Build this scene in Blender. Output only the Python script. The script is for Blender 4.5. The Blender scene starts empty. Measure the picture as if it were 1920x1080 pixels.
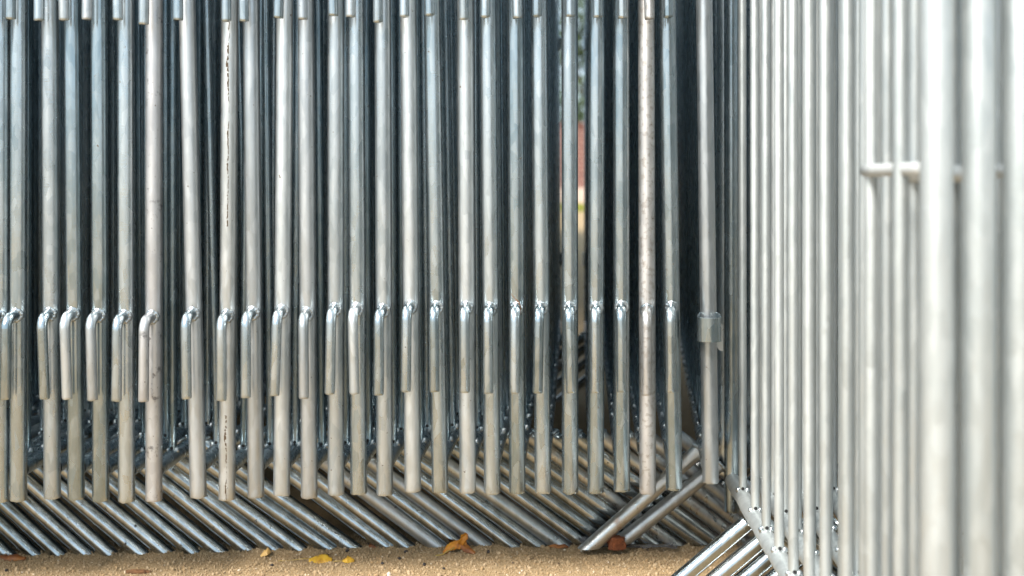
import bpy, bmesh, math, random
import numpy as np
from mathutils import Vector, Matrix, noise

random.seed(11)
rng = np.random.default_rng(7)
SC = bpy.context.scene
COL = SC.collection

# ------------------------------------------------------------------ camera
F = 2200.0            # focal length in pixels of a 1920 px wide frame
YH = 340.0            # horizon row
CAMZ = 0.70
cd = bpy.data.cameras.new('camera')
cam = bpy.data.objects.new('camera', cd)
COL.objects.link(cam)
cam.location = (0, 0, CAMZ)
cam.rotation_euler = (math.pi / 2, 0, 0)
cd.sensor_width = 36.0
cd.lens = 36.0 * F / 1920.0
cd.shift_y = -(540.0 - YH) / 1920.0
cd.clip_start = 0.02
cd.clip_end = 2000.0
cd.dof.use_dof = True
cd.dof.focus_distance = 2.0
cd.dof.aperture_fstop = 3.3
SC.camera = cam

# ------------------------------------------------------------------ light
SUN_EL, SUN_AZ = math.radians(44), math.radians(212)    # azimuth clockwise from +Y
w = bpy.data.worlds.new('World')
SC.world = w
w.use_nodes = True
wn = w.node_tree
sky = wn.nodes.new('ShaderNodeTexSky')
sky.sky_type = 'NISHITA'
sky.sun_disc = False
sky.sun_elevation = SUN_EL
sky.sun_rotation = SUN_AZ
sky.dust_density = 1.5
sky.air_density = 1.0
bg = wn.nodes['Background']
bg.inputs['Strength'].default_value = 0.10
# thin even cloud over the clear sky
cl = wn.nodes.new('ShaderNodeMix')
cl.data_type = 'RGBA'
cl.inputs['Factor'].default_value = 0.75
wn.links.new(sky.outputs['Color'], cl.inputs[6])
cl.inputs[7].default_value = (5.3, 6.6, 7.6, 1)
wn.links.new(cl.outputs[2], bg.inputs['Color'])
sd = bpy.data.lights.new('sun', 'SUN')
sd.energy = 4.4
sd.angle = math.radians(20)
sd.color = (1.0, 0.94, 0.85)
sun = bpy.data.objects.new('sun', sd)
COL.objects.link(sun)
sdir = Vector((math.sin(SUN_AZ) * math.cos(SUN_EL), math.cos(SUN_AZ) * math.cos(SUN_EL), math.sin(SUN_EL)))
sun.rotation_euler = sdir.to_track_quat('Z', 'Y').to_euler()
sun.location = (-3, -4, 6)
SC.view_settings.view_transform = 'Standard'
SC.view_settings.look = 'None'
SC.view_settings.gamma = 1.0
SC.view_settings.use_curve_mapping = False
SC.view_settings.exposure = 1.08


# ------------------------------------------------------------------ materials
def new_mat(name):
    m = bpy.data.materials.new(name)
    m.use_nodes = True
    nt = m.node_tree
    return m, nt, nt.nodes['Principled BSDF']


def N(nt, kind, **kw):
    n = nt.nodes.new(kind)
    for k, v in kw.items():
        if isinstance(k, str) and k in n.inputs:
            n.inputs[k].default_value = v
        else:
            setattr(n, k, v)
    return n


def ramp(nt, fac, stops):
    r = nt.nodes.new('ShaderNodeValToRGB')
    e = r.color_ramp.elements
    e[0].position, e[0].color = stops[0][0], (*stops[0][1], 1)
    e[1].position, e[1].color = stops[-1][0], (*stops[-1][1], 1)
    for p, c in stops[1:-1]:
        x = e.new(p)
        x.color = (*c, 1)
    nt.links.new(fac, r.inputs['Fac'])
    return r.outputs['Color']


def mixc(nt, fac, a, b, mode='MIX'):
    x = nt.nodes.new('ShaderNodeMix')
    x.data_type = 'RGBA'
    x.blend_type = mode
    for s, v in ((x.inputs['Factor'], fac), (x.inputs[6], a), (x.inputs[7], b)):
        if hasattr(v, 'is_output'):
            nt.links.new(v, s)
        elif isinstance(v, (int, float)):
            s.default_value = v
        else:
            s.default_value = (*v, 1)
    return x.outputs[2]


def mth(nt, op, a, b=0.0, c=0.0):
    x = nt.nodes.new('ShaderNodeMath')
    x.operation = op
    for s, v in zip(x.inputs, (a, b, c)):
        if hasattr(v, 'is_output'):
            nt.links.new(v, s)
        else:
            s.default_value = v
    return x.outputs[0]


def coords(nt, scale=(1, 1, 1), per_object=True):
    tc = nt.nodes.new('ShaderNodeTexCoord')
    out = tc.outputs['Object']
    if per_object:
        oi = nt.nodes.new('ShaderNodeObjectInfo')
        cx = nt.nodes.new('ShaderNodeCombineXYZ')
        nt.links.new(mth(nt, 'MULTIPLY', oi.outputs['Random'], 31.0), cx.inputs[0])
        nt.links.new(mth(nt, 'MULTIPLY', oi.outputs['Random'], 17.0), cx.inputs[1])
        nt.links.new(mth(nt, 'MULTIPLY', oi.outputs['Random'], 53.0), cx.inputs[2])
        va = nt.nodes.new('ShaderNodeVectorMath')
        va.operation = 'ADD'
        nt.links.new(out, va.inputs[0])
        nt.links.new(cx.outputs[0], va.inputs[1])
        out = va.outputs[0]
    return out


def mapped(nt, vec, scale, rot=(0, 0, 0)):
    mp = nt.nodes.new('ShaderNodeMapping')
    mp.inputs['Scale'].default_value = scale
    mp.inputs['Rotation'].default_value = rot
    nt.links.new(vec, mp.inputs['Vector'])
    return mp.outputs[0]


def tex(nt, vec, scale, detail=3.0, rough=0.55):
    n = nt.nodes.new('ShaderNodeTexNoise')
    n.inputs['Scale'].default_value = scale
    n.inputs['Detail'].default_value = detail
    n.inputs['Roughness'].default_value = rough
    nt.links.new(vec, n.inputs['Vector'])
    return n.outputs['Fac']


def galvanized(name, c0, c1, r0, r1, metal=1.0, scratch=0.25, bump=0.12, specks=0.70, speck_col=(.07, .05, .035), stain=None):
    m, nt, b = new_mat(name)
    L = nt.links.new
    v = coords(nt)
    oi = nt.nodes.new('ShaderNodeObjectInfo')
    rnd = oi.outputs['Random']
    patch = tex(nt, mapped(nt, v, (60, 60, 7)), 1.0, 4.0, 0.6)
    fine = tex(nt, v, 260, 4.0, 0.65)
    vo = nt.nodes.new('ShaderNodeTexVoronoi')
    vo.inputs['Scale'].default_value = 110
    L(mapped(nt, v, (1, 1, .35)), vo.inputs['Vector'])
    sp = nt.nodes.new('ShaderNodeSeparateColor')
    L(vo.outputs['Color'], sp.inputs[0])
    t = mth(nt, 'ADD', mth(nt, 'MULTIPLY', patch, 0.75), mth(nt, 'MULTIPLY', sp.outputs[0], 0.22))
    t = mth(nt, 'ADD', t, mth(nt, 'MULTIPLY', mth(nt, 'SUBTRACT', rnd, 0.5), 0.35))
    col = ramp(nt, t, [(0.22, c0), (0.72, c1)])
    # dirt specks
    spn = tex(nt, v, 120, 3.0, 0.6)
    spm = ramp(nt, spn, [(specks, (0, 0, 0)), (specks + 0.035, (1, 1, 1))])
    msk = spm
    if stain == 'streak':
        tc = nt.nodes.new('ShaderNodeTexCoord')
        sx = nt.nodes.new('ShaderNodeSeparateXYZ')
        L(tc.outputs['Object'], sx.inputs[0])
        wob = mth(nt, 'MULTIPLY', mth(nt, 'SUBTRACT', tex(nt, mapped(nt, v, (1, 1, 30)), 1.0, 3.0), 0.5), 0.010)
        d = mth(nt, 'ABSOLUTE', mth(nt, 'ADD', sx.outputs[0], wob))
        thick = mth(nt, 'MULTIPLY', tex(nt, mapped(nt, v, (1, 1, 30)), 1.0, 5.0), 0.0058)
        line = mth(nt, 'LESS_THAN', d, mth(nt, 'SUBTRACT', thick, 0.0018))
        low = mth(nt, 'LESS_THAN', sx.outputs[2], 0.31)
        hi = mth(nt, 'GREATER_THAN', sx.outputs[2], 0.63)
        line = mth(nt, 'MULTIPLY', line, mth(nt, 'MAXIMUM', low, hi))
        line = mth(nt, 'MULTIPLY', line, mth(nt, 'GREATER_THAN', tex(nt, v, 260, 4.0), 0.45))
        msk = mth(nt, 'MAXIMUM', msk, line)
    if stain == 'spots':
        s2 = tex(nt, v, 120, 4.0, 0.6)
        s2m = ramp(nt, s2, [(0.54, (0, 0, 0)), (0.58, (1, 1, 1))])
        col = mixc(nt, mth(nt, 'MULTIPLY', s2m, 0.62), col, (.34, .31, .28))
    if stain == 'scorch':
        s2 = tex(nt, v, 42, 5.0, 0.7)
        s2m = ramp(nt, s2, [(0.585, (0, 0, 0)), (0.67, (1, 1, 1))])
        col = mixc(nt, mth(nt, 'MULTIPLY', s2m, 0.7), col, (.085, .08, .085))
    if stain == 'rust':
        s2 = tex(nt, v, 26, 5.0, 0.65)
        s2m = ramp(nt, s2, [(0.56, (0, 0, 0)), (0.70, (1, 1, 1))])
        col = mixc(nt, mth(nt, 'MULTIPLY', s2m, 0.7), col, (.22, .105, .045))
    col = mixc(nt, msk, col, speck_col)
    L(col, b.inputs['Base Color'])
    rr = mth(nt, 'ADD', mth(nt, 'MULTIPLY', tex(nt, mapped(nt, v, (30, 30, 6)), 1.0, 3.0), (r1 - r0) * 1.3), r0 - 0.06)
    rr = mth(nt, 'ADD', rr, mth(nt, 'MULTIPLY', rnd, (r1 - r0) * 0.6))
    rr = mth(nt, 'ADD', rr, mth(nt, 'MULTIPLY', msk, 0.4))
    rr = mth(nt, 'ADD', rr, mth(nt, 'MULTIPLY', mth(nt, 'SUBTRACT', sp.outputs[1], 0.5), 0.10))
    L(rr, b.inputs['Roughness'])
    L(mth(nt, 'SUBTRACT', metal, mth(nt, 'MULTIPLY', msk, 0.8)), b.inputs['Metallic'])
    # relief: fine rings of drawing marks, dimples, dents
    sc1 = tex(nt, mapped(nt, v, (40, 40, 420), (0.10, 0.12, 0)), 1.0, 4.0, 0.75)
    die = tex(nt, mapped(nt, v, (420, 420, 2.2)), 1.0, 3.0, 0.6)
    sc1 = mth(nt, 'ADD', sc1, mth(nt, 'MULTIPLY', die, 0.8))
    dent = tex(nt, mapped(nt, v, (20, 20, 9)), 1.0, 2.0)
    b1 = N(nt, 'ShaderNodeBump', Strength=scratch, Distance=0.0006)
    L(sc1, b1.inputs['Height'])
    b2 = N(nt, 'ShaderNodeBump', Strength=bump, Distance=0.0012)
    L(fine, b2.inputs['Height'])
    L(b1.outputs[0], b2.inputs['Normal'])
    b3 = N(nt, 'ShaderNodeBump', Strength=0.35, Distance=0.0016)
    L(dent, b3.inputs['Height'])
    L(b2.outputs[0], b3.inputs['Normal'])
    L(b3.outputs[0], b.inputs['Normal'])
    return m


M = {}
M['galv'] = galvanized('galvanized_steel', (.30, .36, .388), (.55, .597, .618), .21, .34, metal=.96, scratch=.16, bump=.045, specks=.72)
M['bar'] = galvanized('gap_shade_zinc_rod', (.22, .295, .335), (.42, .485, .52), .20, .32, metal=.98, scratch=.16, bump=.04)  # same zinc as the posts, colour darkened to deepen shade in the gaps
M['matte'] = galvanized('dull_galvanized_steel', (.375, .402, .418), (.54, .563, .575), .31, .46, metal=.94, bump=.08, scratch=.15)
M['rough'] = galvanized('coarse_galvanized_steel', (.37, .41, .43), (.60, .63, .64), .28, .42, metal=.9, scratch=.30, bump=.16)
M['streak'] = galvanized('streaked_galvanized_steel', (.40, .42, .42), (.57, .585, .58), .30, .45, metal=.95, stain='streak', speck_col=(.06, .038, .02))
M['spots'] = galvanized('spotted_galvanized_steel', (.42, .415, .41), (.58, .57, .56), .34, .50, metal=.9, stain='spots')
M['scorch'] = galvanized('scorched_galvanized_steel', (.42, .42, .43), (.57, .575, .58), .34, .48, metal=.9, stain='scorch')
M['rust'] = galvanized('rusting_galvanized_steel', (.38, .40, .40), (.55, .565, .565), .22, .36, metal=.95, stain='rust')
M['leg'] = galvanized('worn_galvanized_steel', (.25, .285, .30), (.52, .555, .57), .13, .25, scratch=.16, specks=.67, speck_col=(.05, .045, .04), bump=.06)
M['pale'] = galvanized('sunlight_toned_zinc', (.415, .452, .46), (.565, .598, .602), .40, .54, metal=.76, specks=.76)  # right stack's steel with sunlight put into a lighter, less metallic colour
M['lit_bar'] = galvanized('lit_bar_zinc', (.52, .54, .54), (.62, .64, .64), .4, .5, metal=.3)  # middle bars whitened in colour to look struck by light
M['weld'] = galvanized('weld_bead_zinc', (.40, .44, .46), (.58, .61, .63), .28, .42, bump=.2)


def plain(name, col, rough=0.8, var=0.25, scale=40, metallic=0.0, bump=0.0):
    m, nt, b = new_mat(name)
    v = coords(nt)
    t = tex(nt, v, scale, 4.0, 0.6)
    lo = tuple(c * (1 - var) for c in col)
    hi = tuple(min(1, c * (1 + var)) for c in col)
    nt.links.new(ramp(nt, t, [(0.3, lo), (0.7, hi)]), b.inputs['Base Color'])
    b.inputs['Roughness'].default_value = rough
    b.inputs['Metallic'].default_value = metallic
    if bump:
        bn = N(nt, 'ShaderNodeBump', Strength=bump, Distance=0.002)
        nt.links.new(t, bn.inputs['Height'])
        nt.links.new(bn.outputs[0], b.inputs['Normal'])
    return m


M['hole'] = plain('drain_hole_shade', (.012, .012, .013), .9)  # shade inside the drain holes, painted as colour
M['seed'] = plain('dark_seed', (.018, .014, .016), .55, .4, 200)
M['bark'] = plain('brown_bark', (.13, .06, .025), .9, .5, 120, bump=.5)
M['brickbit'] = plain('rust_brown_brick', (.17, .052, .018), .95, .45, 90, bump=.7)
M['stalk'] = plain('yellow_stalk', (.36, .25, .06), .6, .2, 60)
M['trunk'] = plain('trunk_bark', (.10, .075, .05), .95, .4, 6)
M['plinth'] = plain('pale_stone', (.42, .33, .28), .9, .15, 3)


def leaf_mat(name, c0, c1, c2):
    m, nt, b = new_mat(name)
    v = coords(nt)
    t = tex(nt, v, 55, 5.0, 0.6)
    nt.links.new(ramp(nt, t, [(0.30, c0), (0.5, c1), (0.72, c2)]), b.inputs['Base Color'])
    b.inputs['Roughness'].default_value = 0.6
    bn = N(nt, 'ShaderNodeBump', Strength=0.5, Distance=0.001)
    nt.links.new(tex(nt, v, 240, 3.0), bn.inputs['Height'])
    nt.links.new(bn.outputs[0], b.inputs['Normal'])
    return m


M['leaf_orange'] = leaf_mat('orange_leaf', (.20, .065, .008), (.46, .17, .012), (.60, .30, .03))
M['leaf_brown'] = leaf_mat('brown_leaf', (.09, .028, .008), (.19, .06, .012), (.33, .13, .02))
M['leaf_yellow'] = leaf_mat('yellow_leaf', (.27, .13, .012), (.50, .29, .02), (.44, .34, .05))
M['leaf_tan'] = leaf_mat('tan_leaf', (.36, .20, .06), (.58, .36, .12), (.66, .45, .18))
M['foliage'] = leaf_mat('green_foliage', (.015, .03, .008), (.035, .065, .015), (.07, .10, .022))
M['grass'] = plain('grass_blades', (.20, .20, .03), .8, .3, 2)


def sand_material():
    m, nt, b = new_mat('coarse_sand')
    L = nt.links.new
    v = coords(nt, per_object=False)
    big = tex(nt, v, 3.0, 4.0)
    vo = nt.nodes.new('ShaderNodeTexVoronoi')
    vo.inputs['Scale'].default_value = 520
    L(v, vo.inputs['Vector'])
    sp = nt.nodes.new('ShaderNodeSeparateColor')
    L(vo.outputs['Color'], sp.inputs[0])
    grain = ramp(nt, sp.outputs[0], [(0.0, (.12, .08, .04)), (0.35, (.27, .19, .11)), (0.75, (.37, .275, .168)), (1.0, (.52, .43, .32))])
    col = mixc(nt, 0.55, grain, ramp(nt, big, [(0.3, (.27, .185, .092)), (0.7, (.37, .265, .145))]))
    L(col, b.inputs['Base Color'])
    b.inputs['Roughness'].default_value = 0.95
    b.inputs['Specular IOR Level'].default_value = 0.2
    bn = N(nt, 'ShaderNodeBump', Strength=0.8, Distance=0.0018)
    L(vo.outputs['Distance'], bn.inputs['Height'])
    L(bn.outputs[0], b.inputs['Normal'])
    return m


M['sand'] = sand_material()


def grain_material():
    m, nt, b = new_mat('sand_grains')
    at = nt.nodes.new('ShaderNodeAttribute')
    at.attribute_name = 'tone'
    nt.links.new(ramp(nt, at.outputs['Fac'], [(0.0, (.09, .06, .04)), (0.12, (.30, .20, .10)), (0.5, (.31, .223, .128)), (0.85, (.42, .315, .20)), (1.0, (.60, .52, .42))]), b.inputs['Base Color'])
    b.inputs['Roughness'].default_value = 0.85
    return m


M['grain'] = grain_material()


def brick_material():
    m, nt, b = new_mat('red_brick')
    v = mapped(nt, coords(nt, per_object=False), (1, 1, 1), (math.pi / 2, 0, 0))
    bk = nt.nodes.new('ShaderNodeTexBrick')
    bk.inputs['Scale'].default_value = 1.0
    bk.inputs['Brick Width'].default_value = 0.42
    bk.inputs['Row Height'].default_value = 0.14
    bk.inputs['Mortar Size'].default_value = 0.014
    bk.inputs['Color1'].default_value = (.12, .042, .038, 1)
    bk.inputs['Color2'].default_value = (.16, .06, .05, 1)
    bk.inputs['Mortar'].default_value = (.30, .22, .18, 1)
    nt.links.new(v, bk.inputs['Vector'])
    nt.links.new(bk.outputs['Color'], b.inputs['Base Color'])
    b.inputs['Roughness'].default_value = 0.9
    return m


M['brick'] = brick_material()


def plastic_material():
    m, nt, b = new_mat('clear_plastic_film')
    b.inputs['Base Color'].default_value = (.75, .74, .76, 1)
    b.inputs['Roughness'].default_value = 0.22
    b.inputs['Transmission Weight'].default_value = 0.95
    b.inputs['IOR'].default_value = 1.15
    v = coords(nt)
    bn = N(nt, 'ShaderNodeBump', Strength=0.5, Distance=0.002)
    nt.links.new(tex(nt, v, 130, 4.0), bn.inputs['Height'])
    nt.links.new(bn.outputs[0], b.inputs['Normal'])
    return m


M['plastic'] = plastic_material()


# ------------------------------------------------------------------ mesh helpers
def to_mesh(name, bm, mats, sharp=0):
    me = bpy.data.meshes.new(name)
    bm.normal_update()
    bm.to_mesh(me)
    bm.free()
    for m in (mats if isinstance(mats, (list, tuple)) else [mats]):
        me.materials.append(m)
    if sharp:
        me.polygons.foreach_set('use_smooth', [True] * len(me.polygons))
        me.set_sharp_from_angle(angle=sharp)
    return me


def sweep(bm, pts, radii, segs, cap0=True, cap1=True, mat=0, jitter=0.0, shear0=None, shear1=None):
    """tube along pts; parallel-transported rings. Returns rings."""
    pts = [Vector(p) for p in pts]
    n = len(pts)
    tang = []
    for i in range(n):
        a = pts[max(0, i - 1)]
        b = pts[min(n - 1, i + 1)]
        tang.append((b - a).normalized())
    ref = Vector((1, 0, 0)) if abs(tang[0].x) < 0.9 else Vector((0, 0, 1))
    u = (ref - tang[0] * ref.dot(tang[0])).normalized()
    rings = []
    for i in range(n):
        t = tang[i]
        u = (u - t * u.dot(t)).normalized()
        vv = t.cross(u)
        r = radii[i] if isinstance(radii, (list, tuple)) else radii
        ring = []
        for k in range(segs):
            a = 2 * math.pi * k / segs
            o = (u * math.cos(a) + vv * math.sin(a)) * r
            p = pts[i] + o
            if i == 0 and shear0 is not None:
                p = p + t * ((shear0 - p.z) / t.z)
            if i == n - 1 and shear1 is not None:
                p = p + t * ((shear1 - p.z) / t.z)
            if jitter:
                p += Vector(noise.noise_vector(p * 160)) * jitter
            ring.append(bm.verts.new(p))
        rings.append(ring)
    for i in range(n - 1):
        for k in range(segs):
            f = bm.faces.new((rings[i][k], rings[i][(k + 1) % segs], rings[i + 1][(k + 1) % segs], rings[i + 1][k]))
            f.smooth = True
            f.material_index = mat
    if cap0:
        f = bm.faces.new(list(reversed(rings[0])))
        f.material_index = mat
    if cap1:
        f = bm.faces.new(rings[-1])
        f.material_index = mat
    return rings


def hollow_end(bm, ring, center, axis, depth, wall, mat=0):
    """turn an open ring end into a tube mouth with wall thickness."""
    c = Vector(center)
    inner, deep = [], []
    for v in ring:
        d = (v.co - c)
        d -= axis * d.dot(axis)
        q = v.co - d.normalized() * wall
        inner.append(bm.verts.new(q))
        deep.append(bm.verts.new(q + axis * depth))
    n = len(ring)
    for a, b in ((ring, inner), (inner, deep)):
        for k in range(n):
            f = bm.faces.new((a[k], b[k], b[(k + 1) % n], a[(k + 1) % n]))
            f.smooth = a is inner
            f.material_index = mat
    bm.faces.new(deep)


RT = 0.0140      # frame tube radius
RR = 0.0073      # infill rod radius
RH = 0.0085      # hook rod radius
LEN = 1.95        # barrier length
ZB = 0.165       # post foot above the barrier's ground
ZR = 0.215       # bottom rail axis
ZT = 1.36        # top rail axis


def post_mesh(seed):
    r = random.Random(seed)
    bm = bmesh.new()
    zs = [ZB, ZB + .0012, ZB + .004, ZB + .010, ZB + .03, .5, .8, 1.12, 1.366, 1.374]
    segs = 40
    rings = []
    ph = r.random() * 6
    for i, z in enumerate(zs):
        rad = [RT - .0007, RT - .0001, RT, RT, RT, RT, RT, RT, RT, RT - .003][i]
        ring = []
        for k in range(segs):
            a = 2 * math.pi * k / segs
            rr = rad
            zz = z
            if i < 4:
                nz = noise.noise(Vector((math.cos(a) * 2.2 + seed * 7.1, math.sin(a) * 2.2, z * 220)))
                rr += max(-.2, nz) * (.0008 if i < 3 else .0004)
                zz += noise.noise(Vector((math.cos(a) * 1.5 + seed * 3.3, math.sin(a) * 1.5, 5.0))) * (.0022 if i < 2 else .0009)
            ring.append(bm.verts.new((rr * math.cos(a), rr * math.sin(a), zz)))
        rings.append(ring)
    for i in range(len(zs) - 1):
        for k in range(segs):
            f = bm.faces.new((rings[i][k], rings[i][(k + 1) % segs], rings[i + 1][(k + 1) % segs], rings[i + 1][k]))
            f.smooth = True
    bm.faces.new(rings[-1])
    hollow_end(bm, list(reversed(rings[0])), (0, 0, ZB), Vector((0, 0, 1)), .03, .0026)
    return to_mesh('end_post', bm, M['galv'], .8)


POSTS = [post_mesh(s) for s in range(6)]


def hook_mesh(drop, seed):
    """rod welded to the post, turning down; local origin on the post axis at stub height"""
    L, R = .0450, .019
    bm = bmesh.new()
    pts = [(0, -.011, 0), (0, -(L - R), 0)]
    for i in range(1, 8):
        a = math.pi / 2 * i / 7
        pts.append((0, -(L - R) - R * math.sin(a), -R + R * math.cos(a)))
    pts += [(0, -L, -drop * .5), (0, -L, -drop + .004), (0, -L, -drop + .0012), (0, -L, -drop)]
    rad = [RH] * (len(pts) - 2) + [RH * .985, RH * .90]
    sweep(bm, pts, rad, 22)
    for v in bm.verts:      # saw-cut ends are never quite square
        if v.co.z < -drop + .006:
            v.co.z += noise.noise(Vector((v.co.x * 90 + seed * 3.7, v.co.y * 90, 1))) * .0018
    return to_mesh('hook', bm, M['galv'], .7)


HOOKS = [hook_mesh(.137, s) for s in range(4)]
LONG_HOOKS = [hook_mesh(.235, s + 10) for s in range(4)]


def weld_mesh(seed, R=.0099, r=.0029, squash=1.0):
    """lumpy bead round a rod whose axis is -Y, sitting on the post face"""
    bm = bmesh.new()
    nu, nv = 34, 8
    vs = []
    for i in range(nu):
        a = 2 * math.pi * i / nu
        lump = 1 + .42 * noise.noise(Vector((math.cos(a) * 3.1 + seed * 5, math.sin(a) * 3.1, 1))) + .18 * math.sin(a * 11 + seed)
        ring = []
        for j in range(nv):
            b = 2 * math.pi * j / nv
            rr = r * lump
            rad = R + rr * math.cos(b)
            x, z = rad * math.cos(a), rad * math.sin(a) * squash
            # hug the round post
            ysurf = -math.sqrt(max(0, RT ** 2 - min(x * x, RT * RT * .9)))
            y = ysurf - rr * .75 * math.sin(b)
            ring.append(bm.verts.new((x, y, z)))
        vs.append(ring)
    for i in range(nu):
        for j in range(nv):
            f = bm.faces.new((vs[i][j], vs[(i + 1) % nu][j], vs[(i + 1) % nu][(j + 1) % nv], vs[i][(j + 1) % nv]))
            f.smooth = True
    bmesh.ops.recalc_face_normals(bm, faces=bm.faces)
    return to_mesh('weld_bead', bm, M['weld'])


WELDS = [weld_mesh(s) for s in range(5)]


def rod_mesh(seed):
    """infill rod standing on the bottom rail, with its weld lumps and drain hole; origin on the rail axis"""
    bm = bmesh.new()
    z0, z1 = RT - .004, (ZT - ZR) - RT + .003
    sweep(bm, [(0, 0, z0), (0, 0, z0 + .02), (0, 0, .3), (0, 0, .6), (0, 0, z1)], RR, 20, cap0=False, cap1=False)
    r = random.Random(seed)
    for sx in (-1, 1):      # fillet lumps left and right of the foot
        c = Vector((sx * (RR + .0004), -.001, RT * .93))
        res = bmesh.ops.create_icosphere(bm, subdivisions=2, radius=.0042 * r.uniform(.85, 1.25))
        for v in res['verts']:
            p = v.co.copy()
            p.z *= 1.25
            p += Vector(noise.noise_vector(p * 400 + Vector((seed, sx, 0)))) * .0010
            v.co = p + c
        for f in {f for v in res['verts'] for f in v.link_faces}:
            f.smooth = True
            f.material_index = 1
    # drain hole: flat disc on the rod's front, its inner shade painted near-black
    hx, hz, hr = r.uniform(-.0008, .0008), RT + .0035, .0030
    ring = []
    for k in range(14):
        a = 2 * math.pi * k / 14
        x, z = hx + hr * math.cos(a), hz + hr * math.sin(a)
        ring.append(bm.verts.new((x, -math.sqrt(RR * RR - x * x) - .0003, z)))
    f = bm.faces.new(ring)
    f.material_index = 2
    if f.normal.y > 0:
        f.normal_flip()
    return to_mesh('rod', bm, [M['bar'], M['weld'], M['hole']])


RODS = [rod_mesh(s) for s in range(4)]


def rail_mesh(LEN=LEN):
    bm = bmesh.new()
    n = 26
    pts = [(0, LEN * i / n, .0012 * math.sin(i * 1.7)) for i in range(n + 1)]
    pts[0] = (0, RT * .6, 0)
    pts[-1] = (0, LEN - RT * .6, 0)
    sweep(bm, pts, RT, 28, False, False)
    return to_mesh('bottom_rail', bm, M['galv'])


LEN_B = 1.187
RAIL = rail_mesh()
RAIL_B = rail_mesh(LEN_B)


def leg_mesh(drop, run, name='leg'):
    """slanting foot tube from the bottom rail down to the ground; origin on the rail axis"""
    bm = bmesh.new()
    d = Vector((run, 0, -drop)).normalized()
    p0 = Vector((0, 0, 0)) + d * (RT * .75)
    p1 = Vector((run, 0, -drop))
    pts = [p0, p0.lerp(p1, .35), p0.lerp(p1, .7), p1]
    rings = sweep(bm, pts, RT, 36, False, False, shear1=-drop)
    hollow_end(bm, rings[-1], p1, -d, .02, .0026)
    bmesh.ops.recalc_face_normals(bm, faces=bm.faces)
    return to_mesh(name, bm, M['leg'], .6)


def legweld_mesh(seed, ang):
    """bead where the leg meets the rail, ring across the leg axis"""
    bm = bmesh.new()
    nu, nv = 36, 7
    d = Vector((math.cos(ang), 0, -math.sin(ang)))
    u, w2 = Vector((0, 1, 0)), d.cross(Vector((0, 1, 0)))
    vs = []
    for i in range(nu):
        a = 2 * math.pi * i / nu
        off = u * math.cos(a) + w2 * math.sin(a)
        # saddle: follow the rail's roundness
        along = math.sqrt(max(.00002, RT ** 2 - (RT * math.sin(a)) ** 2 * .0)) * (.86 - .35 * abs(math.cos(a)))
        lump = 1 + .45 * noise.noise(Vector((math.cos(a) * 3 + seed * 4, math.sin(a) * 3, 2)))
        ring = []
        for j in range(nv):
            b = 2 * math.pi * j / nv
            rr = .0034 * lump
            p = off * (RT + rr * math.cos(b) * .9) + d * (along + .004 + rr * math.sin(b))
            ring.append(bm.verts.new(p))
        vs.append(ring)
    for i in range(nu):
        for j in range(nv):
            f = bm.faces.new((vs[i][j], vs[(i + 1) % nu][j], vs[(i + 1) % nu][(j + 1) % nv], vs[i][(j + 1) % nv]))
            f.smooth = True
    bmesh.ops.recalc_face_normals(bm, faces=bm.faces)
    return to_mesh('weld_bead', bm, M['weld'])


LEG_RUN, LEG_DROP = .283, .216
LEG_R = leg_mesh(LEG_DROP, LEG_RUN)
LEG_L = leg_mesh(LEG_DROP, -LEG_RUN)
LEG_SHORT = leg_mesh(.21, -.25)
LEG_CROSS = leg_mesh(.189, -.219)
LEG_CROSS_LOW = leg_mesh(.157, -.198)
LW_C = legweld_mesh(3, math.pi - math.atan2(.189, .219))
LW_R = legweld_mesh(1, math.atan2(LEG_DROP, LEG_RUN))
LW_L = legweld_mesh(2, math.pi - math.atan2(LEG_DROP, LEG_RUN))


def strap_mesh():
    """flat steel strap bent into a loop on the front of the post"""
    bm = bmesh.new()
    path = [(-.0135, -.002), (-.0195, -.012), (-.0200, -.026)]
    for i in range(1, 10):
        a = math.pi * i / 10
        path.append((-.0200 * math.cos(a), -.026 - .020 * math.sin(a) ** .7))
    path += [(.0200, -.026), (.0195, -.012), (.0135, -.002)]
    th, h = .0032, .041
    rows = []
    n = len(path)
    for i, (x, y) in enumerate(path):
        a, b = path[max(0, i - 1)], path[min(n - 1, i + 1)]
        t = Vector((b[0] - a[0], b[1] - a[1], 0)).normalized()
        nn = Vector((-t.y, t.x, 0))
        lift = .006 * (1 - min(1, min(i, n - 1 - i) / 2.0))     # ears rise to the post
        o, q = Vector((x, y, 0)) , Vector((x, y, 0)) + nn * th
        rows.append([bm.verts.new(o + Vector((0, 0, -h / 2))), bm.verts.new(o + Vector((0, 0, h / 2 + lift))),
                     bm.verts.new(q + Vector((0, 0, h / 2 + lift))), bm.verts.new(q + Vector((0, 0, -h / 2)))])
    for i in range(n - 1):
        for k in range(4):
            f = bm.faces.new((rows[i][k], rows[i][(k + 1) % 4], rows[i + 1][(k + 1) % 4], rows[i + 1][k]))
            f.smooth = k in (0, 2)
    bm.faces.new(rows[0])
    bm.faces.new(list(reversed(rows[-1])))
    bmesh.ops.recalc_face_normals(bm, faces=bm.faces)
    ed = [e for e in bm.edges if len(e.link_faces) == 2 and e.calc_face_angle(0) > 1.0]
    bmesh.ops.bevel(bm, geom=ed, offset=.0005, segments=1, affect='EDGES')
    return to_mesh('strap', bm, M['galv'], .6)


STRAP = strap_mesh()


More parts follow.
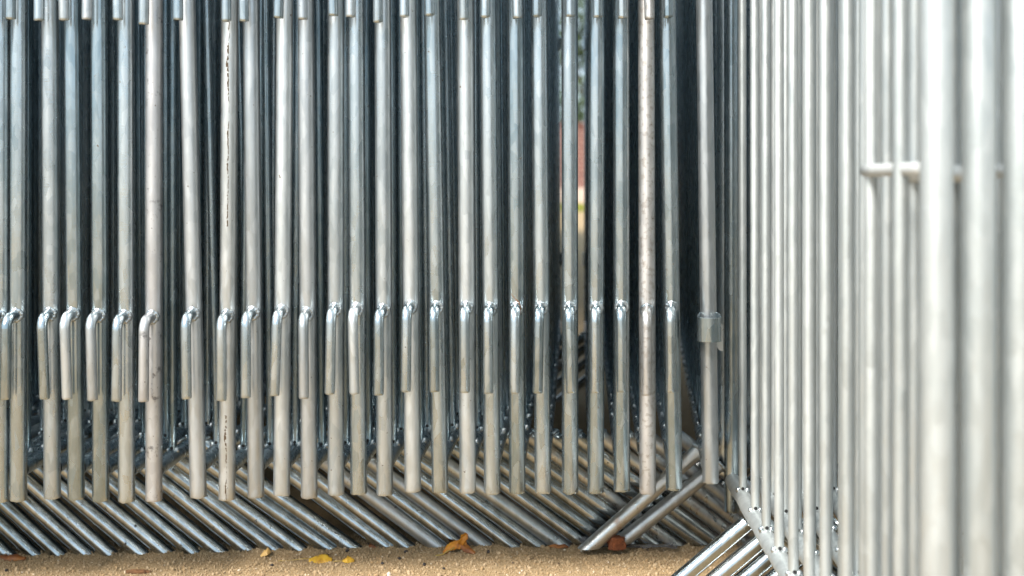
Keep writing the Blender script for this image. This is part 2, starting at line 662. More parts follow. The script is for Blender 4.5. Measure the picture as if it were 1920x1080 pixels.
def lug_mesh():
    bm = bmesh.new()
    prof = [(0, .024), (.013, .024), (.013, -.024), (.007, -.022), (0, -.012)]
    a = [bm.verts.new((x, -.003, z)) for x, z in prof]
    b = [bm.verts.new((x, .003, z)) for x, z in prof]
    bm.faces.new(a)
    bm.faces.new(list(reversed(b)))
    for k in range(5):
        bm.faces.new((a[k], b[k], b[(k + 1) % 5], a[(k + 1) % 5]))
    bmesh.ops.recalc_face_normals(bm, faces=bm.faces)
    bmesh.ops.bevel(bm, geom=list(bm.edges), offset=.0008, segments=2, affect='EDGES')
    return to_mesh('lug', bm, M['weld'], .5)


LUG = lug_mesh()


def ob(name, me, parent=None, loc=(0, 0, 0), rot=(0, 0, 0), mat=None):
    o = bpy.data.objects.new(name, me)
    COL.objects.link(o)
    o.parent = parent
    o.location = loc
    o.rotation_euler = rot
    if mat is not None:
        o.material_slots[0].link = 'OBJECT'
        o.material_slots[0].material = mat
    return o


def thing(name, label, cat, loc=(0, 0, 0), rot=(0, 0, 0), group=None):
    o = bpy.data.objects.new(name, None)
    o.empty_display_size = .05
    COL.objects.link(o)
    o.location = loc
    o.rotation_euler = rot
    o['label'] = label
    o['category'] = cat
    if group:
        o['group'] = group
    return o


# ------------------------------------------------------------------ setting: ground
def smooth(a, b, x):
    t = min(1, max(0, (x - a) / (b - a)))
    return t * t * (3 - 2 * t)


def base_height(x, y):
    return -.017 * smooth(-.05, -.95, x) * (1 - smooth(3.5, 6, y))


def ground_height(x, y):
    h = base_height(x, y)
    if -1.6 < x < 1.2 and 1.6 < y < 3.0:
        k = smooth(-1.6, -1.3, x) * smooth(1.2, .9, x) * smooth(1.6, 1.8, y) * smooth(3.0, 2.7, y)
        p = Vector((x, y, 0))
        h += k * (.0030 * noise.noise(p * 16) + .0022 * noise.noise(p * 55) + .0012 * noise.noise(p * 140) + .0009 * abs(noise.noise(p * 260)))
        h += k * .0035 * math.exp(-((y - 2.25) / .035) ** 2) * (1 + noise.noise(p * 28))
    return h


def axis(fine0, fine1, step, far):
    a = list(np.arange(fine0, fine1 + step / 2, step))
    lo, hi, s = fine0, fine1, step
    left, right = [], []
    while hi < far:
        s *= 1.5
        hi += s
        lo -= s
        right.append(hi)
        left.append(lo)
    return list(reversed(left)) + a + right


xs = axis(-1.02, .66, .0065, 900)
ys = axis(2.03, 2.36, .0042, 900)
verts = [(x, y, ground_height(x, y)) for y in ys for x in xs]
nx = len(xs)
faces = [(j * nx + i, j * nx + i + 1, (j + 1) * nx + i + 1, (j + 1) * nx + i) for j in range(len(ys) - 1) for i in range(nx - 1)]
gm = bpy.data.meshes.new('ground')
gm.from_pydata(verts, [], faces)
gm.materials.append(M['sand'])
gm.polygons.foreach_set('use_smooth', [True] * len(gm.polygons))
ground = bpy.data.objects.new('ground', gm)
COL.objects.link(ground)
ground['kind'] = 'structure'


def px(x, y, Z):
    """world point seen at photo pixel (x, y) at depth Z"""
    return Vector(((x - 960.0) / F * Z, Z, CAMZ - (y - YH) / F * Z))


# ------------------------------------------------------------------ the barriers
GROUP_A = 'crowd barriers stacked end-on in the long row'
GROUP_B = 'crowd barriers of the pale stack at right'


def barrier(label, group, loc, rotz, lean, near='hooks', legs='R', leg_y=.25, post_mats=None, rod_ys=None,
            hook_data=None, leg_mat=None, leg_meshes=None, post_drop=0.0, post_spin=None, leg_stretch=1.0, leg_dz=0.0, rail_drop=0.0, hardware=True, body=None, LEN=LEN, rail=RAIL, rod_phase=0.0, rod_spin=0.0, rods_n=17, all_rods=True):
    t = thing('crowd_barrier', label, 'crowd barrier', loc, (0, lean, rotz), group)
    pm = post_mats or (None, None)
    ob('end_post', random.choice(POSTS), t, (0, 0, -post_drop), (0, 0, random.random() * 6.28 if post_spin is None else post_spin), pm[0])
    ob('end_post', random.choice(POSTS), t, (0, LEN, -post_drop), (0, 0, random.random() * 6.28), pm[1])
    zr = ZR - rail_drop
    ob('bottom_rail', rail, t, (0, 0, zr), (0, 0, 0), body)
    ob('top_rail', rail, t, (0, 0, ZT), (0, 0, 0), body)
    if rod_ys is None:
        d = LEN / (rods_n + 1)
        rod_ys = [d * (i + 1) + rod_phase for i in range(rods_n)]
    for y in rod_ys:
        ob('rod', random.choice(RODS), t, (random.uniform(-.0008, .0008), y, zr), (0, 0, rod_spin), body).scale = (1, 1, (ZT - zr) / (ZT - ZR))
    hook_y, strap_y, hs = (0.0, LEN, 1) if near == 'hooks' else (LEN, 0.0, -1)
    for q in range(2 if hardware else 0):
        z = (.4745, 1.205)[q]
        yaw = 0.0
        hm = None
        if hook_data:
            z, yaw, hm = hook_data[q]
        hk = ob('hook', random.choice(LONG_HOOKS if q else HOOKS), t, (0, hook_y, z), (random.gauss(0, .018), random.gauss(0, .012), yaw + (0 if hs > 0 else math.pi)), hm)
        wd = ob('weld_bead', random.choice(WELDS), hk)
        s = ob('strap', STRAP, t, (0, strap_y, .430 if q == 0 else 1.16), (0, 0, math.pi if hs > 0 else 0))
    lm = leg_meshes or ((LEG_R, LW_R) if legs == 'R' else (LEG_L, LW_L))
    fm = (LEG_L, LW_L) if legs == 'R' else (LEG_R, LW_R)
    lg = ob('leg', lm[0], t, (0, leg_y, zr - leg_dz), (0, 0, -rotz), leg_mat)
    lg.scale = (leg_stretch, 1, 1)
    if lm[1] is not None:
        ob('weld_bead', lm[1], lg)
    lg = ob('leg', fm[0], t, (0, LEN - .25, zr))
    ob('weld_bead', fm[1], lg)
    return t


# right corners of the feet along the sand line in the photo, left to right
TIPS = [40, 93, 139, 190, 235, 293, 343, 384, 431, 480, 532, 585, 645, 691, 739, 795, 842, 890, 932, 980, 1025, 1072, 1110]


def stretch_for(X, slope, tip):
    """how much longer the leg of a barrier must reach to stand where the photo shows its foot"""
    x_rail = X + slope * .25
    want = (tip - 960) / F * 2.25 - .022 - x_rail
    return max(.8, min(1.16, want / LEG_RUN))


# x at foot, y of foot, x near the top (y=60), lower tip (x, y), upper tip (x, y)
ROWS = [
    (0, 940, 2, (-24, 750), (-20, 38)),
    (34.5, 937, 36, (11.5, 749.5), (19.5, 36)),
    (98, 933, 94, (79, 747), (76, 41)),
    (143, 934.5, 136, (122, 747), (115.5, 37)),
    (189, 938, 186, (170, 750), (167.5, 38)),
    (237.5, 939, 236, (220, 752), (217, 38)),
    (288.5, 938, 289, (270, 753), (271, 45)),
    (372, 931, 352, (352, 747), (338, 40.5)),
    (425.5, 935.5, 431, (414, 751), (422, 40)),
    (480, 931, 471, (463, 746), (455, 40)),
    (528, 927.5, 534, (518.5, 742), (525, 34)),
    (580, 932, 573.5, (570, 747.5), (564, 38)),
    (630, 926, 630, (621, 739), (622.5, 30)),
    (672.5, 925, 668, (662, 738), (659, 33)),
    (721.5, 926, 718, (711, 741), (710.5, 39.5)),
    (774, 920, 766, (764, 734.5), (759, 33.5)),
    (825, 921, 811, (816, 735), (804, 31)),
    (877, 922, 873, (871.5, 736), (869, 34)),
    (923, 924.5, 916, (916, 738), (913, 33)),
    (970, 923, 967, (966, 738), (966, 35)),
    (1018, 922.5, 1011.5, (1012, 737), (1011, 31)),
    (1069, 923, 1068, (1068, 737), (1067.5, 33)),
    (1117, 922, 1119, (1116.5, 736), (1120, 34)),
    (1166, 919, 1165, (1165, 735), (1163.5, 33)),
    (1214.5, 924, 1212, (1213, 741), (1213, 39)),
    (1264, 917, 1252, (1260, 735), (1252, 33)),
]
LABELS = [
    'galvanized crowd barrier at the far left, its end post cut by the photo edge',
    'galvanized crowd barrier, first whole post from the left edge',
    'galvanized crowd barrier, second whole post from the left photo edge',
    'galvanized crowd barrier with grainy hook, third whole post from the left',
    'galvanized crowd barrier just left of the one before the scorched hook, fourth whole post',
    'shiny galvanized crowd barrier beside the scorched dull one, on its left',
    'dull grey crowd barrier with dark scorched patches on post and hook',
    'crowd barrier leaning right, standing alone between two wide gaps at left',
    'crowd barrier with a brown black streak down its end post',
    'galvanized crowd barrier just right of the brown streaked post',
    'galvanized crowd barrier second to the right of the brown streaked post',
    'dull pinkish grey crowd barrier left of the yellow leaf, long dull hook',
    'galvanized crowd barrier whose post stands above the yellow leaf',
    'galvanized crowd barrier just right of the one above the yellow leaf',
    'galvanized crowd barrier with coarse scratched zinc, second right of the yellow leaf',
    'galvanized crowd barrier leaning right, third right of the yellow leaf',
    'strongly leaning crowd barrier just left of the curled orange leaf',
    'galvanized crowd barrier directly above the curled orange leaf',
    'galvanized crowd barrier just right of the curled orange leaf, before the twig',
    'galvanized crowd barrier with a dry twig caught on its hook weld',
    'galvanized crowd barrier just right of the one with the dry twig',
    'galvanized crowd barrier standing in the gap where the background shows through',
    'galvanized crowd barrier just right of the see-through gap',
    'galvanized crowd barrier with a rust stain low on its end post',
    'crowd barrier with a dull post speckled all over with grey spots',
    'last hooked crowd barrier of the row, right of the speckled post',
]
PMAT = {2: 'rough', 5: 'galv', 6: 'scorch', 7: 'matte', 8: 'streak', 9: 'matte', 10: 'rough', 11: 'matte', 12: 'rough', 14: 'rough', 15: 'rough',
        17: 'rough', 23: 'galv', 24: 'spots', 25: 'galv', 4: 'galv', 3: 'galv'}
HMAT = {3: 'rough', 4: 'matte', 6: 'scorch', 7: 'galv', 11: 'matte', 13: 'rough', 24: 'spots'}
LMAT = {9: 'matte', 11: 'matte', 14: 'rough', 19: 'rust', 22: 'rust', 23: 'rust', 24: 'matte', 25: 'matte'}
Z0 = 2.0
for i, (xb, yb, xt, lo, hi) in enumerate(ROWS):
    s = Z0 / F
    X = (xb - 960) * s
    zb = CAMZ - (yb - YH) * s
    v = 1074 - 3.3 * (20 - i) if i <= 20 else {21: 1069, 22: 1087, 23: 1099, 24: 1115, 25: 1157}[i]
    lean = math.atan2((xt - xb), (yb - 60))
    dz = zb - ZB
    rotz = -math.atan2(v - 960, F)
    hook = []
    for q, (tx, ty) in enumerate((lo, hi)):
        Zh = Z0 - .045
        ztip = CAMZ - (ty - YH) / F * Zh - dz
        zst = ztip + (.235 if q else .137)
        # sideways miss of a hook that points straight along the barrier
        xp = xb + (xt - xb) * (yb - ty) / (yb - 60)
        xe = 960 + (((xp - 960) * s) - math.sin(-rotz) * .045) / Zh * F
        off = (tx - xe) * Zh / F
        yaw = math.asin(max(-.5, min(.5, off / .045)))
        hm = HMAT.get(i)
        hook.append((zst, yaw, M[hm] if hm and (q == 0 or hm != 'scorch') else None))
    bx = X - math.tan(lean) * zb
    lm = LMAT.get(i)
    barrier(LABELS[i], GROUP_A, (bx, Z0, dz), rotz, lean, 'hooks', 'R',
            post_mats=(M[PMAT[i]] if i in PMAT else None, None), post_spin=0.12 if i == 8 else None, hook_data=hook, leg_mat=M[lm] if lm else None,
            leg_stretch=stretch_for(X, (v - 960) / F, TIPS[i + 7]) if i + 7 < len(TIPS) else random.uniform(.98, 1.03),
            rod_phase=(random.uniform(-.012, .012) if i < 20 else 0))

# barriers continuing the row beyond the left edge of the frame
for k in range(1, 21):
    xb = -50.0 * k
    barrier('galvanized crowd barrier continuing the row past the left photo edge', GROUP_A,
            ((xb - 960) * Z0 / F, Z0, -.02), -math.atan2(1006 - 2.4 * k - 960, F), 0, 'hooks', 'R', rod_phase=random.uniform(-.04, .04),
            leg_stretch=stretch_for((xb - 960) * Z0 / F, (46 - 2.4 * k) / F, TIPS[7 - k]) if k < 8 else .9)

# the two turned barriers at the right end of the row
b26 = barrier('turned crowd barrier with a strap loop on its end post', GROUP_A,
              ((1338 - 960) * Z0 / F - .003, Z0, .0218), -math.atan2(1212 - 960, F), -math.atan2(11, 844), 'straps', 'L',
              leg_y=.195,
              leg_meshes=(LEG_CROSS, LW_C), rail_drop=.030, leg_mat=M['rust'], post_mats=(M['matte'], None))
ob('lug', LUG, b26, (.0125, .03, .408))
barrier('turned crowd barrier almost hidden behind the strap loop post', GROUP_A,
        (.405, 2.24, -.024), -.11, 0, 'straps', 'L', leg_y=-.018, leg_meshes=(LEG_CROSS_LOW, LW_C), rail_drop=.018, leg_mat=M['matte'], hardware=False)

for q in range(8):
    barrier('turned crowd barrier nearest the strap loop post, in the shade behind the pale stack' if q == 0 else
            'turned crowd barrier in deep shade behind the pale stack', GROUP_A,
            (.475 + .06 * q, 2.33 + .012 * q, -.03), -.10 - .004 * q, 0, 'straps', 'L', rod_phase=random.uniform(-.03, .03), hardware=False)

# ------------------------------------------------------------------ the stack at right, coloured pale as if sunlit, running towards the camera
LAB_B = [
    'front crowd barrier of the pale stack, its bottom rail slanting out of frame',
    'second crowd barrier of the pale stack, its end post just right of the front one',
    'third crowd barrier of the pale stack, its blurred end post at the right photo edge',
    'fourth crowd barrier of the pale stack, seen in slits between front rods',
    'fifth crowd barrier of the pale stack, mostly covered by nearer rods',
    'sixth crowd barrier of the pale stack, mostly hidden by nearer rods',
    'seventh crowd barrier of the pale stack, deep behind the front rods',
    'eighth crowd barrier of the pale stack, deep behind the front rods',
    'ninth crowd barrier of the pale stack, deep behind the front rods',
    'tenth crowd barrier of the pale stack, deep behind the front rods',
    'eleventh crowd barrier of the pale stack, deep behind the front rods',
    'last but one crowd barrier of the pale stack, deep at right',
    'deepest crowd barrier of the pale stack, farthest right',
]
DX = 80.0 / F
PITCH = .056
FAR0, X0 = 2.212, .334
RODZ = [z * .962 for z in (2.167, 2.037, 1.922, 1.815, 1.706, 1.602, 1.501, 1.392, 1.282, 1.178)]
for k in range(13):
    far = FAR0 + (0 if k < 4 else random.uniform(-.045, .008))
    near = far - LEN_B
    Xf, Xn = X0 + PITCH * k, X0 + .0357 * k
    slope = DX + (Xf - Xn) / LEN_B
    if k == 0:
        rys = [z - near for z in RODZ]
    else:
        ph = random.uniform(-.04, .04)
        rys = [.107 * (n + 1) + ph * min(1, n) for n in range(10)]
    t = barrier(LAB_B[k], GROUP_B, (DX * near + Xn, near, -.080 + random.uniform(-.004, .004)), -math.atan(slope),
                0.001 * random.uniform(-1, 1), 'hooks', 'L', leg_y=LEN_B - .222, rod_ys=rys,
                leg_meshes=(LEG_SHORT, None), leg_dz=.011, post_drop=.010 if k == 0 else 0, hardware=False, LEN=LEN_B, rail=RAIL_B,
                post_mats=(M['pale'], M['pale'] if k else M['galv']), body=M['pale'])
    if k < 6:
        ends = sorted(rys)
        bm = bmesh.new()
        sweep(bm, [(.006, 0, 0), (.006, ends[0] - .012, 0), (.004, ends[0] + .02, .0004), (-.003, ends[1] - .03, 0), (-.004, ends[1] + .004, 0)], .0066, 18, jitter=.0004)
        ob('middle_bar', to_mesh('middle_bar', bm, M['lit_bar']), t, (-.0015, 0, .708 + .080))

# ------------------------------------------------------------------ small things on the sand
def ground_at(xp, yp):
    """point of the sand surface seen at photo pixel"""
    Z = 2.2
    for _ in range(8):
        p = px(xp, yp, Z)
        g = ground_height(p.x, Z)
        Z = (CAMZ - g) * F / (yp - YH)
    p = px(xp, yp, Z)
    return Vector((p.x, p.y, ground_height(p.x, p.y)))


def blade_mesh(name, spine, widths, mat, side=None, ruffle=.002, seed=0):
    """leaf blade: ribbon of 7 verts across following a spine, ruffled, with a little thickness"""
    bm = bmesh.new()
    spine = [Vector(p) for p in spine]
    # resample
    m = 16
    P, W = [], []
    for i in range(m):
        t = i / (m - 1) * (len(spine) - 1)
        a = min(int(t), len(spine) - 2)
        f = t - a
        P.append(spine[a].lerp(spine[a + 1], f))
        W.append(widths[a] * (1 - f) + widths[a + 1] * f)
    rows = []
    nacross = 8
    for i in range(m):
        tg = (P[min(m - 1, i + 1)] - P[max(0, i - 1)]).normalized()
        sd2 = (Vector(side) if side else Vector((0, 1, 0)))
        sd2 = (sd2 - tg * sd2.dot(tg)).normalized()
        up = tg.cross(sd2)
        row = []
        for j in range(nacross + 1):
            u = j / nacross * 2 - 1
            wob = 1 + .35 * noise.noise(Vector((i * .55 + seed * 9, (1 if u > 0 else -1) * 3.0, 0)))
            p = P[i] + sd2 * (u * W[i] * wob) + up * (-.35 * W[i] * abs(u) ** 1.5)
            p += Vector(noise.noise_vector(p * 90 + Vector((seed, 0, 0)))) * ruffle
            row.append(bm.verts.new(p))
        rows.append(row)
    for i in range(m - 1):
        for j in range(nacross):
            f = bm.faces.new((rows[i][j], rows[i + 1][j], rows[i + 1][j + 1], rows[i][j + 1]))
            f.smooth = True
    bm.normal_update()
    geo = bmesh.ops.solidify(bm, geom=list(bm.faces), thickness=.0005)
    return to_mesh(name, bm, mat)


def stalk_mesh(pts, r=.0009):
    bm = bmesh.new()
    sweep(bm, pts, r, 7)
    return to_mesh('leaf_stalk', bm, M['stalk'])


GL = 'fallen leaves on the sand'
mm = .00094     # metres per photo pixel at the leaf line
# curled orange leaf
g = ground_at(850, 1036)
t = thing('dry_leaf', 'curled orange brown leaf propped up against the slanting legs', 'leaf', g, (0, 0, 0), GL)
Q = lambda x, y, d=0: ((x - 850) * mm, d, (1036 - y) * mm * 1.02)
ob('leaf_blade', blade_mesh('leaf_blade', [Q(831, 1034, -.004), Q(838, 1026, -.002), Q(852, 1021), Q(866, 1019, .002), Q(876, 1018, .003)], [.003, .007, .009, .009, .004], M['leaf_orange'], (0, .55, .8), .0022, 1), t)
ob('leaf_blade', blade_mesh('leaf_blade', [Q(862, 1020, .001), Q(868, 1012, .002), Q(872, 1005, .003), Q(877, 999, .004)], [.007, .006, .008, .003], M['leaf_orange'], (.9, .3, -.1), .0022, 2), t)
ob('leaf_blade', blade_mesh('leaf_blade', [Q(864, 1021, .002), Q(874, 1025, -.002), Q(884, 1030, -.005), Q(893, 1034, -.008)], [.006, .008, .006, .003], M['leaf_brown'], (.1, .7, .7), .002, 3), t)
ob('leaf_blade', blade_mesh('leaf_blade', [Q(842, 1026, -.001), Q(840, 1033, -.003), Q(836, 1040, -.005)], [.003, .006, .003], M['leaf_brown'], (.9, .3, 0), .002, 4), t)
ob('leaf_stalk', stalk_mesh([Q(815, 1038, -.012), Q(828, 1037, -.010), Q(840, 1030, -.008), Q(853, 1024, -.007)], .0011), t)
# yellow leaf
g = ground_at(604, 1054)
t = thing('dry_leaf', 'bright yellow leaf lying on the sand with a long pale stalk', 'leaf', g, (0, 0, 0), GL)
Q = lambda x, y, d=0: ((x - 604) * mm, d, max(.001, (1054 - y) * mm))
ob('leaf_blade', blade_mesh('leaf_blade', [Q(578, 1048), Q(588, 1050, -.002), Q(600, 1051, -.003), Q(612, 1050, -.002), Q(624, 1050, 0)], [.002, .013, .016, .014, .008], M['leaf_yellow'], (0, .75, .66), .0025, 5), t)
ob('leaf_stalk', stalk_mesh([Q(516, 1055, .004), Q(540, 1052, .004), Q(560, 1049, .003), Q(580, 1047, .002)], .0006), t)
# smaller leaves
g = ground_at(652, 1054)
t = thing('dry_leaf', 'small folded ochre leaf right of the bright yellow leaf', 'leaf', g, (0, 0, 0), GL)
ob('leaf_blade', blade_mesh('leaf_blade', [(-.010, 0, .003), (-.002, -.002, .007), (.006, 0, .006), (.012, .002, .002)], [.003, .008, .007, .002], M['leaf_yellow'], (0, .8, .6), .002, 6), t)
ob('leaf_stalk', stalk_mesh([(-.026, 0, .0015), (-.016, 0, .002), (-.008, 0, .003)], .0007), t)
g = ground_at(497, 1044)
t = thing('dry_leaf', 'small pale tan leaf near the foot of a leg', 'leaf', g, (0, 0, 0), GL)
ob('leaf_blade', blade_mesh('leaf_blade', [(-.009, 0, .002), (-.002, -.001, .009), (.004, 0, .012), (.010, .002, .006)], [.003, .007, .007, .003], M['leaf_tan'], (.2, .7, .7), .002, 7), t)
g = ground_at(704, 1027)
t = thing('dry_leaf', 'dark brown and yellow leaf flat against the legs', 'leaf', g, (0, 0, 0), GL)
ob('leaf_blade', blade_mesh('leaf_blade', [(-.014, 0, .002), (-.005, 0, .006), (.005, .001, .006), (.014, .001, .003)], [.003, .008, .008, .003], M['leaf_brown'], (0, .75, .65), .0022, 8), t)
g = ground_at(1046, 1026)
t = thing('dry_leaf', 'thin brown leaf scrap below the see-through gap', 'leaf', g, (0, 0, 0), GL)
ob('leaf_blade', blade_mesh('leaf_blade', [(-.018, 0, .002), (-.005, 0, .005), (.008, 0, .005), (.02, 0, .002)], [.002, .006, .006, .002], M['leaf_brown'], (0, .8, .6), .0015, 9), t)
g = ground_at(18, 1050)
t = thing('dry_leaf', 'long rusty brown leaf lying at the left photo edge', 'leaf', g, (0, 0, 0), GL)
ob('leaf_blade', blade_mesh('leaf_blade', [(-.03, 0, .003), (-.01, 0, .007), (.01, 0, .006), (.03, 0, .003)], [.004, .008, .007, .003], M['leaf_brown'], (0, .8, .6), .002, 10), t)

# bark flake, twig, brick fragment, plastic
bm = bmesh.new()
bmesh.ops.create_icosphere(bm, subdivisions=3, radius=1)
for v in bm.verts:
    p = v.co
    n = 1 + .35 * noise.noise(p * 2.2)
    v.co = Vector((p.x * .022 * n, p.y * .006 * n, p.z * .004 * n))
o = ob('bark_flake', to_mesh('bark_flake', bm, M['bark']), None, ground_at(258, 1074) + Vector((0, 0, .002)), (0, .05, .1))
o['label'] = 'thin dark brown bark flake on the sand at the lower left'
o['category'] = 'bark flake'

bm = bmesh.new()
bmesh.ops.create_icosphere(bm, subdivisions=4, radius=1)
for v in bm.verts:
    p = v.co.copy()
    q = Vector((max(-.72, min(.72, p.x)), max(-.7, min(.7, p.y)), max(-.72, min(.66, p.z))))
    n = 1 + .22 * noise.noise(p * 1.9 + Vector((4, 0, 0))) + .09 * noise.noise(p * 6)
    v.co = Vector((q.x * .019 * n, q.y * .016 * n, q.z * .0165 * n))
for f in bm.faces:
    f.smooth = False
gb = px(1156, 1018, 2.195)
o = ob('brick_fragment', to_mesh('brick_fragment', bm, M['brickbit']), None, gb, (0, .1, .3))
o['label'] = 'rust brown brick fragment wedged under a crossing leg'
o['category'] = 'brick fragment'

bm = bmesh.new()
sweep(bm, [px(*a) for a in ((959, 551, 1.962), (962, 556, 1.955), (967, 561, 1.950), (973, 566, 1.948), (976, 574, 1.95), (977, 582, 1.958))], [.0005, .0006, .0007, .0008, .0006, .0004], 6)
sweep(bm, [px(*a) for a in ((967, 561, 1.950), (972, 569, 1.946), (975, 573, 1.947), (976, 590, 1.953))], [.0004, .0005, .0005, .0003], 5)
o = ob('dry_twig', to_mesh('dry_twig', bm, M['bark']))
o['label'] = 'tiny dry brown twig caught on a hook weld'
o['category'] = 'twig'

bm = bmesh.new()
pa = [(1092, 1008), (1112, 1009), (1135, 1014), (1160, 1019), (1200, 1022), (1235, 1022), (1258, 1019), (1270, 1023)]
rows = []
for i in range(40):
    t_ = i / 39 * (len(pa) - 1)
    a = min(int(t_), len(pa) - 2)
    f = t_ - a
    x = pa[a][0] * (1 - f) + pa[a + 1][0] * f
    yt = pa[a][1] * (1 - f) + pa[a + 1][1] * f
    row = []
    for j in range(7):
        u = j / 6
        p = px(x, yt + (1027 - yt) * u, 2.232 - .02 * u)
        p += Vector(noise.noise_vector(p * 70)) * .0035
        p.z = max(p.z, ground_height(p.x, p.y) + .0004)
        row.append(bm.verts.new(p))
    rows.append(row)
for i in range(39):
    for j in range(6):
        f = bm.faces.new((rows[i][j], rows[i + 1][j], rows[i + 1][j + 1], rows[i][j + 1]))
        f.smooth = True
bm.normal_update()
bmesh.ops.solidify(bm, geom=list(bm.faces), thickness=.0012)
o = ob('plastic_film', to_mesh('plastic_film', bm, M['plastic']))
o['label'] = 'crumpled strip of clear plastic film under the crossing legs'
o['category'] = 'plastic film'

# dark seeds
bm = bmesh.new()
bmesh.ops.create_icosphere(bm, subdivisions=2, radius=.0036)
for v in bm.verts:
    v.co *= 1 + .2 * noise.noise(v.co * 500)
    v.co.z *= .8
for f in bm.faces:
    f.smooth = True
SEED = to_mesh('seed', bm, M['seed'])
for (x, y, s) in ((651, 1034, 1.1), (749, 1049, 1), (761, 1036, 1.1), (796, 1060, 1), (916, 1036, 1.1), (717, 1058, .9), (614, 1042, .9), (510, 1061, .9), (832, 1067, .7), (12, 1071, .9)):
    o = ob('seed', SEED, None, ground_at(x, y) + Vector((0, 0, .0016)), (random.random(), random.random(), random.random() * 6))
    o.scale = (s, s, s)
    o['label'] = 'small round black seed lying on the sand'
    o['category'] = 'seed'
    o['group'] = 'black seeds on the sand'

# loose grains of the coarse sand
NG = 19000
gx = rng.uniform(-1.0, .64, NG)
gy = rng.uniform(2.04, 2.34, NG)
gs = rng.gamma(2.0, .00046, NG) + .00045
gs[:45] = rng.uniform(.0028, .0046, 45)
base = bmesh.new()
bmesh.ops.create_icosphere(base, subdivisions=1, radius=1)
base.verts.ensure_lookup_table()
bv = np.array([v.co[:] for v in base.verts])
bf = np.array([[v.index for v in f.verts] for f in base.faces])
base.free()
nv_, nf_ = len(bv), len(bf)
allv = np.zeros((NG, nv_, 3))
for i in range(NG):
    a = rng.uniform(0, 6.28)
    ca, sa = math.cos(a), math.sin(a)
    q = bv * rng.uniform(.65, 1.25, 3) * (1 + rng.uniform(-.18, .18, (nv_, 1)))
    q = np.stack([q[:, 0] * ca - q[:, 1] * sa, q[:, 0] * sa + q[:, 1] * ca, q[:, 2]], 1) * gs[i]
    allv[i] = q + np.array([gx[i], gy[i], ground_height(gx[i], gy[i]) + gs[i] * .35])
allf = (bf[None] + (np.arange(NG) * nv_)[:, None, None]).reshape(-1, 3)
sm = bpy.data.meshes.new('sand_grains')
sm.from_pydata(allv.reshape(-1, 3).tolist(), [], allf.tolist())
at = sm.attributes.new('tone', 'FLOAT', 'POINT')
at.data.foreach_set('value', np.repeat(np.clip(rng.normal(.48, .20, NG), 0, 1), nv_).astype(np.float32))
sm.materials.append(M['grain'])
o = bpy.data.objects.new('sand_grains', sm)
COL.objects.link(o)
o['kind'] = 'stuff'

# ------------------------------------------------------------------ what shows through the gap: grass, brick wall, trees
bm = bmesh.new()
r = random.Random(5)
for _ in range(6000):
    x, y = r.uniform(-1.5, 5.5), r.uniform(27, 34.4)
    a = r.uniform(0, 6.28)
    h, wd = r.uniform(.05, .13), r.uniform(.012, .022)
    c, s = math.cos(a) * wd, math.sin(a) * wd
    v0, v1 = bm.verts.new((x - c, y - s, 0)), bm.verts.new((x + c, y + s, 0))
    v2 = bm.verts.new((x + r.uniform(-.05, .05), y + r.uniform(-.05, .05), h))
    bm.faces.new((v0, v1, v2))
o = ob('grass', to_mesh('grass', bm, M['grass']))
o['kind'] = 'stuff'
bm = bmesh.new()
bmesh.ops.create_grid(bm, x_segments=2, y_segments=2, size=1)
for v in bm.verts:
    v.co = Vector((v.co.x * 30, 30.7 + v.co.y * 3.7, .006))
o = ob('lawn', to_mesh('lawn', bm, M['grass']))
o['kind'] = 'structure'


def box(bm, x0, x1, y0, y1, z0, z1):
    m = bmesh.ops.create_cube(bm, size=1)
    for v in m['verts']:
        v.co = Vector(((x0 + x1) / 2 + v.co.x * (x1 - x0), (y0 + y1) / 2 + v.co.y * (y1 - y0), (z0 + z1) / 2 + v.co.z * (z1 - z0)))


wall = thing('brick_wall', 'low red brick wall far beyond the gap in the row', 'brick wall', (2, 36, 0))
bm = bmesh.new()
box(bm, -22, 22, .04, .34, 0, 2.42)
ob('wall_face', to_mesh('wall_face', bm, M['brick']), wall)
bm = bmesh.new()
box(bm, -22, 22, -.10, .04, -.05, .14 + .36)
bmesh.ops.bevel(bm, geom=list(bm.edges), offset=.02, segments=2, affect='EDGES')
ob('plinth', to_mesh('plinth', bm, M['plinth']), wall)
bm = bmesh.new()
box(bm, -22, 22, -.02, .40, 2.42, 2.50)
ob('coping', to_mesh('coping', bm, M['brick']), wall)


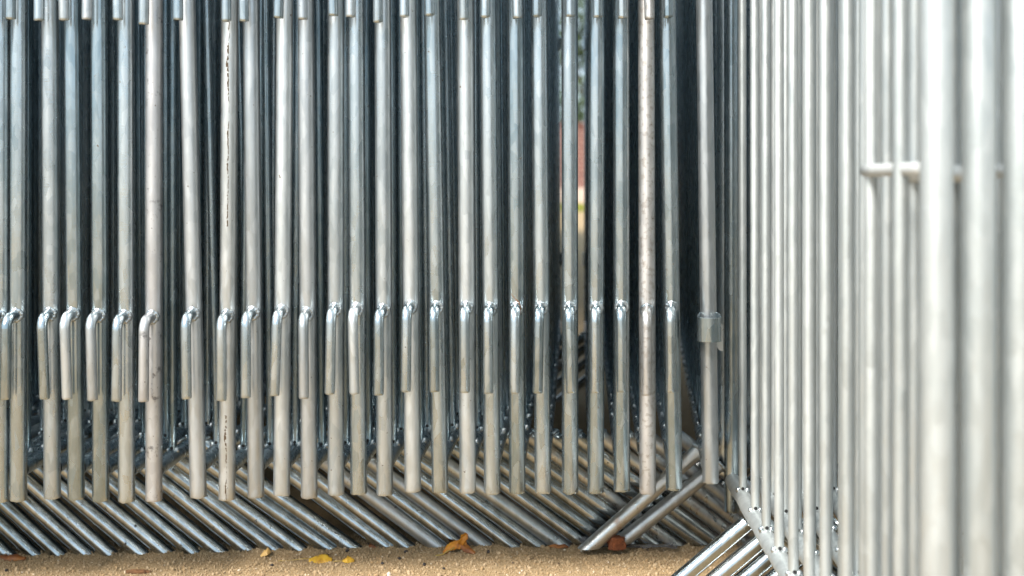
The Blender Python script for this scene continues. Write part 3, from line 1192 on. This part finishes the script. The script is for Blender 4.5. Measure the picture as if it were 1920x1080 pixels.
def tree(x, y, h, rad, seed, label):
    r = random.Random(seed)
    t = thing('leafy_tree', label, 'tree', (x, y, 0), (0, 0, r.random() * 6), 'trees behind the brick wall')
    bm = bmesh.new()
    sweep(bm, [(0, 0, -.1), (.05, 0, h * .2), (-.05, .05, h * .45), (.1, 0, h * .8)], [.22, .17, .12, .04], 10)
    for k in range(6):
        a = k * 1.05 + r.random()
        z = h * r.uniform(.25, .6)
        sweep(bm, [(0, 0, z), (math.cos(a) * rad * .4, math.sin(a) * rad * .4, z + h * .12), (math.cos(a) * rad * .75, math.sin(a) * rad * .75, z + h * .2)], [.08, .05, .015], 7)
    ob('trunk', to_mesh('trunk', bm, M['trunk']), t)
    bm = bmesh.new()
    cl = [(Vector((r.uniform(-1, 1) * rad * .7, r.uniform(-1, 1) * rad * .7, h * r.uniform(.2, .95))), rad * r.uniform(.25, .5)) for _ in range(26)]
    for _ in range(4200):
        c, rr = r.choice(cl)
        d = Vector((r.gauss(0, 1), r.gauss(0, 1), r.gauss(0, 1))).normalized() * rr * r.uniform(.55, 1.05)
        p = c + d
        u = Vector((r.gauss(0, 1), r.gauss(0, 1), r.gauss(0, 1))).normalized() * r.uniform(.06, .13)
        w_ = u.orthogonal().normalized() * r.uniform(.03, .07)
        bm.faces.new([bm.verts.new(p - u), bm.verts.new(p + w_), bm.verts.new(p + u), bm.verts.new(p - w_)])
    ob('crown', to_mesh('crown', bm, M['foliage']), t)


tree(1.0, 41.0, 8.5, 2.6, 1, 'dense dark green tree behind the brick wall, left of the gap')
tree(2.6, 39.5, 7.5, 2.4, 2, 'dark green leafy tree straight behind the gap in the row')
tree(5.2, 41.5, 9.0, 2.8, 3, 'tall green tree behind the brick wall, right of the gap')


def shade_canopy(x, y, h, rad, z0, seed, label, n=15000):  # unseen trees added to block skylight and darken the gaps
    r = random.Random(seed)
    t = thing('added_shade_tree', label, 'tree', (x, y, 0), (0, 0, 0), 'unseen plane trees added to shade the stacks')
    bm = bmesh.new()
    sweep(bm, [(0, 0, -.1), (.03, 0, .5), (-.04, .05, z0), (.1, .1, h * .8)], [.24, .17, .14, .03], 14)
    for k in range(9):
        a = k * .7 + r.random() * .4
        z = z0 - .2 + k * .12
        sweep(bm, [(0, 0, z), (math.cos(a) * rad * .4, math.sin(a) * rad * .4, z + .5), (math.cos(a) * rad * .85, math.sin(a) * rad * .85, z + .9)], [.08, .05, .012], 8)
    ob('trunk', to_mesh('trunk', bm, M['trunk']), t)
    cl = []
    for _ in range(46):
        a, q = r.uniform(0, 6.28), math.sqrt(r.random()) * rad * .85
        zz = z0 + .55 + r.random() * (h - z0 - .9) * (1 - .5 * (q / rad))
        cl.append((Vector((math.cos(a) * q, math.sin(a) * q, zz)), r.uniform(.5, .85)))
    bm = bmesh.new()
    for _ in range(n):
        c, rr = r.choice(cl)
        d = Vector((r.gauss(0, 1), r.gauss(0, 1), r.gauss(0, .7))).normalized() * rr * r.uniform(.3, 1.05)
        p = c + d
        u = Vector((r.gauss(0, 1), r.gauss(0, 1), r.gauss(0, .6))).normalized() * r.uniform(.07, .12)
        w_ = u.cross(Vector((r.gauss(0, .5), r.gauss(0, .5), 1))).normalized() * r.uniform(.05, .09)
        bm.faces.new([bm.verts.new(p - u), bm.verts.new(p + w_), bm.verts.new(p + u), bm.verts.new(p - w_)])
    ob('crown', to_mesh('crown', bm, M['foliage']), t)


shade_canopy(-3.2, 5.6, 6.0, 3.4, 2.7, 21, 'unseen plane tree added for shade at left spreading over the row of barriers')
shade_canopy(3.6, 5.2, 6.4, 3.6, 2.7, 22, 'unseen plane tree added for shade at right spreading over the row of barriers')

for q, (tx, ty) in enumerate(((9, 40), (13, 42), (17.5, 40.5), (-3, 41), (-9, 40))):
    tree(tx, ty, 8 + (q % 3), 2.7, 30 + q, ('leafy tree far right of the gap behind the brick wall', 'leafy tree behind the right stack, beyond the wall', 'rightmost leafy tree beyond the wall',
                                          'leafy tree beyond the wall left of the gap', 'leftmost leafy tree beyond the brick wall')[q])

shade_canopy(-.95, 4.9, 6.2, 3.3, 2.45, 24, 'unseen plane tree added for shade right behind the row of barriers')
shade_canopy(-0.9, 9.2, 7.0, 3.6, 3.4, 23, 'unseen plane tree added for shade behind the row, its crown above the gap')
